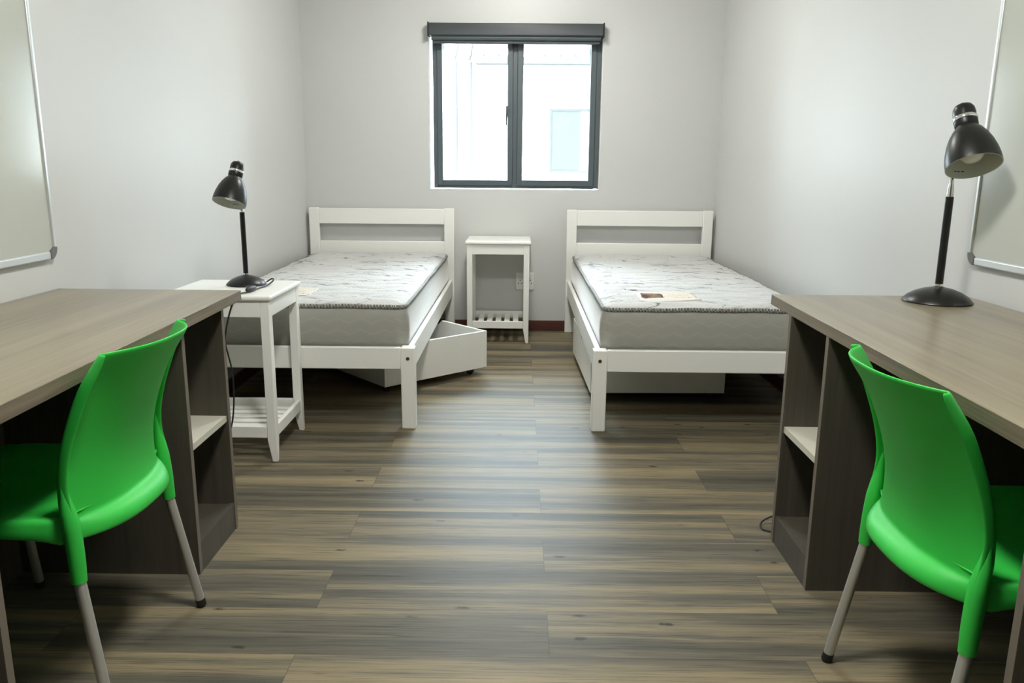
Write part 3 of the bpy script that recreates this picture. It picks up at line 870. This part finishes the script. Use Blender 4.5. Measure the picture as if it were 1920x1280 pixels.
# ------------------------------------------------------------------ desk lamps
def lamp(label, loc, k, pole_h, neck_h, head_c, axis, cord):
    """k scale of base/head, head_c local position of the shade opening centre, axis = direction the shade faces"""
    t = thing('desk_lamp', label, 'lamp', loc, 0, 'black desk lamps')
    bm = bmesh.new()
    R = (.077 if k < 1.05 else .084*k)
    lathe(bm, [(R*.97, 0.0), (R, .003), (R*.985, .006), (R*.86, .016*k), (R*.66, .026*k), (R*.42, .034*k), (R*.2, .038*k), (.011, .040*k), (.0105, .042*k)], 64)
    obj('lamp_base', bm, M['black'], t, smooth=True)
    bm = bmesh.new(); lathe(bm, [(.0112, .041*k), (.0112, .047*k)], 32)
    obj('collar', bm, M['chrome'], t, smooth=True)
    z0 = .045*k
    bm = bmesh.new(); lathe(bm, [(.0096*k, z0), (.0096*k, pole_h), (.007*k, pole_h+.001)], 32)
    obj('pole', bm, M['black'], t, smooth=True)
    # shade in its own frame: z axis = from cap to opening
    ax = Vector(axis).normalized(); hc = Vector(head_c)
    q = Vector((0, 0, 1)).rotation_difference(ax).to_matrix().to_4x4()
    S = .118*k                                   # opening to start of neck
    Mx = Matrix.Translation(hc) @ q
    def tr(bm):
        bmesh.ops.transform(bm, matrix=Mx, verts=bm.verts); return bm
    Rr = .0625*k
    prof = [(Rr, 0), (Rr*1.0, -.004), (Rr*.985, -.018*k), (Rr*.93, -.038*k), (Rr*.83, -.060*k), (Rr*.69, -.080*k), (Rr*.53, -.096*k), (Rr*.40, -.104*k), (.0245*k, -.107*k)]
    bm = bmesh.new(); lathe(bm, prof, 64, cap0=False, cap1=False)
    for f in bm.faces: f.material_index = 0
    inner = [(Rr, 0), (Rr-.0022, 0.0)] + [(r-.0022, z+.001) for r, z in prof[1:]]
    n0 = len(bm.faces)
    bm2 = bmesh.new(); lathe(bm2, inner, 64, cap0=False, cap1=True); bmesh.ops.reverse_faces(bm2, faces=bm2.faces)
    sh = obj('lamp_shade', tr(bm), M['black'], t, smooth=True)
    li = obj('shade_lining', tr(bm2), M['lampin'], sh, smooth=True)
    # small dark maker's stamp and warning marks inside lower rim
    bm = bmesh.new()
    a0 = {True: -PI/2, False: -PI/2}[True]
    ql = q.to_3x3().inverted()
    low = ql @ Vector((.0, .55, -.8)); a0 = math.atan2(low.y, low.x)
    for d in (-.20, -.05, .12):
        for zz in (-.017, -.0215):
            P = []
            for aa, z2 in ((a0+d-.055, zz), (a0+d+.055, zz), (a0+d+.055, zz-.0022), (a0+d-.055, zz-.0022)):
                rr = Rr*.985-.0030
                P.append(bm.verts.new((rr*math.cos(aa), rr*math.sin(aa), z2*k)))
            bm.faces.new(P)
    obj('stamp', tr(bm), M['black'], li)
    bm = bmesh.new(); lathe(bm, [(.024*k, -.106*k), (.0265*k, -.110*k), (.0265*k, -.124*k), (.0255*k, -.125*k)], 40)
    obj('lamp_neck', tr(bm), M['black'], t, smooth=True)
    bm = bmesh.new(); lathe(bm, [(.0272*k, -.124*k), (.0278*k, -.126*k), (.0278*k, -.131*k), (.0272*k, -.133*k)], 40)
    obj('chrome_ring', tr(bm), M['chrome'], t, smooth=True)
    bm = bmesh.new(); lathe(bm, [(.0258*k, -.131*k), (.0258*k, -.146*k), (.0245*k, -.157*k), (.020*k, -.165*k), (.012*k, -.1685*k), (.005*k, -.169*k)], 40)
    cp = obj('switch_housing', tr(bm), M['black'], t, smooth=True)
    bm = bmesh.new(); lathe(bm, [(.0042*k, -.168*k), (.0042*k, -.175*k), (.003*k, -.1765*k)], 16)
    obj('switch_knob', tr(bm), M['chrome'], cp, smooth=True)
    bm = bmesh.new(); lathe(bm, [(.012*k, -.104*k), (.014*k, -.085*k), (.024*k, -.066*k), (.029*k, -.046*k), (.027*k, -.028*k), (.018*k, -.017*k), (.004*k, -.0135*k)], 32)
    obj('bulb', tr(bm), M['bulb'], t, smooth=True)
    # chrome arm from pole up to the neck, passing behind the shade
    nk = hc - ax*(.116*k)
    top = Vector((0, 0, pole_h))
    bm = bmesh.new()
    lathe(bm, [(.0075*k, pole_h), (.0075*k, pole_h+neck_h*.6), (.005*k, pole_h+neck_h)], 20)
    pts = spline([top, top+Vector((0, 0, neck_h)), Vector((0, .004, pole_h+.5*(nk.z-pole_h))), Vector((nk.x*.3, .004, nk.z-.012)), nk+Vector((0, .012, -.002)), nk], 8)
    tube(bm, pts, .0052*k, 14)
    obj('arm', bm, M['chrome'], t, smooth=True)
    bm = bmesh.new()
    pts = spline([Vector(p)-Vector(loc) for p in cord['pts']], 8)
    tube(bm, pts, .0030, 10)
    cd = obj('cord', bm, M['cord'], t, smooth=True)
    if 'sw' in cord:
        a, b = [Vector(p)-Vector(loc) for p in cord['sw']]
        bm = bmesh.new(); tube(bm, [a, a.lerp(b, .1), a.lerp(b, .3), a.lerp(b, .7), a.lerp(b, .9), b], [.003, .0085, .0115, .0115, .0085, .003], 16)
        obj('inline_switch', bm, M['cord'], cd, smooth=True)
    return t
zl = (NH+.021)*.985
lamp('black desk lamp on the white nightstand beside the left bed', (-1.080, 3.125, zl), 1.0, .284, .012,
     (-.026, -.062, .321), (-.127, -.395, -.89),
     {'pts': [(-1.005, 3.14, zl+.010), (-.985, 3.15, zl+.022), (-.972, 3.12, zl+.018), (-.985, 3.08, zl+.005), (-.995, 3.02, zl+.004), (-1.000, 2.965, zl+.004), (-1.006, 2.90, zl+.005), (-1.016, 2.862, zl+.005),
              (-1.030, 2.838, zl-.012), (-1.047, 2.834, .585), (-1.062, 2.832, .53), (-1.071, 2.832, .476), (-1.063, 2.832, .426), (-1.054, 2.832, .376), (-1.050, 2.83, .32), (-1.056, 2.83, .22), (-1.07, 2.82, .14), (-1.11, 2.80, .05), (-1.15, 2.75, .006), (-1.24, 2.62, .004), (-1.36, 2.58, .004)],
      'sw': [(-.999, 2.985, zl+.0117), (-1.006, 2.905, zl+.0117)]})
lamp('black desk lamp on the oak desk by the right wall', (1.240, 2.345, .728), 1.14, .306, .040,
     (.010, -.086, .392), (.003, -.49, -.87),
     {'pts': [(1.335, 2.36, .738), (1.352, 2.40, .735), (1.340, 2.445, .733), (1.330, 2.466, .722), (1.325, 2.470, .60), (1.30, 2.475, .40), (1.22, 2.46, .22), (1.05, 2.42, .10), (.88, 2.375, .05), (.80, 2.362, .025), (.776, 2.352, .012), (.772, 2.335, .004), (.785, 2.315, .0035), (.86, 2.30, .0035), (1.1, 2.29, .0035)]})

# ------------------------------------------------------------------ light
w = bpy.data.worlds.new('World'); sc.world = w; w.use_nodes = True
nt = w.node_tree; nt.nodes.clear()
bg = nt.nodes.new('ShaderNodeBackground'); wo = nt.nodes.new('ShaderNodeOutputWorld')
bg.inputs[0].default_value = (.72, .86, 1.0, 1)
# overcast sky: brighter towards the zenith
tc = nt.nodes.new('ShaderNodeTexCoord'); sx = nt.nodes.new('ShaderNodeSeparateXYZ'); mr = nt.nodes.new('ShaderNodeMapRange')
mr.inputs[1].default_value = .32; mr.inputs[2].default_value = .85; mr.inputs[3].default_value = 29.0; mr.inputs[4].default_value = 66.0
nt.links.new(tc.outputs['Generated'], sx.inputs[0]); nt.links.new(sx.outputs[2], mr.inputs[0]); nt.links.new(mr.outputs[0], bg.inputs[1])
nt.links.new(bg.outputs[0], wo.inputs[0])
sun = bpy.data.lights.new('sun', 'SUN'); sun.energy = 19.0; sun.angle = math.radians(3); sun.color = (1, .96, .88)
so_ = bpy.data.objects.new('sun', sun); C.objects.link(so_)
so_.rotation_euler = Vector((.22, .62, -.75)).to_track_quat('-Z', 'Y').to_euler()
so_.location = (0, 0, 12)
pl = bpy.data.lights.new('window_portal', 'AREA'); pl.shape = 'RECTANGLE'; pl.size = 1.15; pl.size_y = 1.03
pl.cycles.is_portal = True
po = bpy.data.objects.new('window_portal', pl); C.objects.link(po)
po.location = ((WX0+WX1)/2, YO+.01, (WZ0+WZ1)/2); po.rotation_euler = (-PI/2, 0, 0)

# ------------------------------------------------------------------ camera
p, y, r, h = .21567, .00801, .00866, 1.1075
fwd = Vector((-math.sin(y)*math.cos(p), math.cos(y)*math.cos(p), -math.sin(p)))
right = Vector((math.cos(y), math.sin(y), 0)); up = right.cross(fwd)
Rv = right*math.cos(r) + up*math.sin(r); Uv = -right*math.sin(r) + up*math.cos(r)
cam = bpy.data.cameras.new('camera'); co = bpy.data.objects.new('camera', cam); C.objects.link(co)
cam.sensor_fit = 'HORIZONTAL'; cam.sensor_width = 36.0; cam.lens = 1493.333/1920*36
cam.clip_start = .02; cam.clip_end = 100
mw = Matrix((Rv, Uv, -fwd)).transposed().to_4x4(); mw.translation = (0, 0, h)
co.matrix_world = mw
sc.camera = co

sc.view_settings.view_transform = 'Standard'
sc.view_settings.look = 'None'
sc.view_settings.exposure = 0.0
sc.view_settings.gamma = 1.0
sc.view_settings.use_curve_mapping = False
sc.cycles.max_bounces = 12
sc.cycles.diffuse_bounces = 6
sc.cycles.glossy_bounces = 4
sc.cycles.transparent_max_bounces = 8
sc.cycles.caustics_reflective = False
sc.cycles.caustics_refractive = False
sc.cycles.sample_clamp_indirect = 6.0
sc.cycles.use_denoising = True
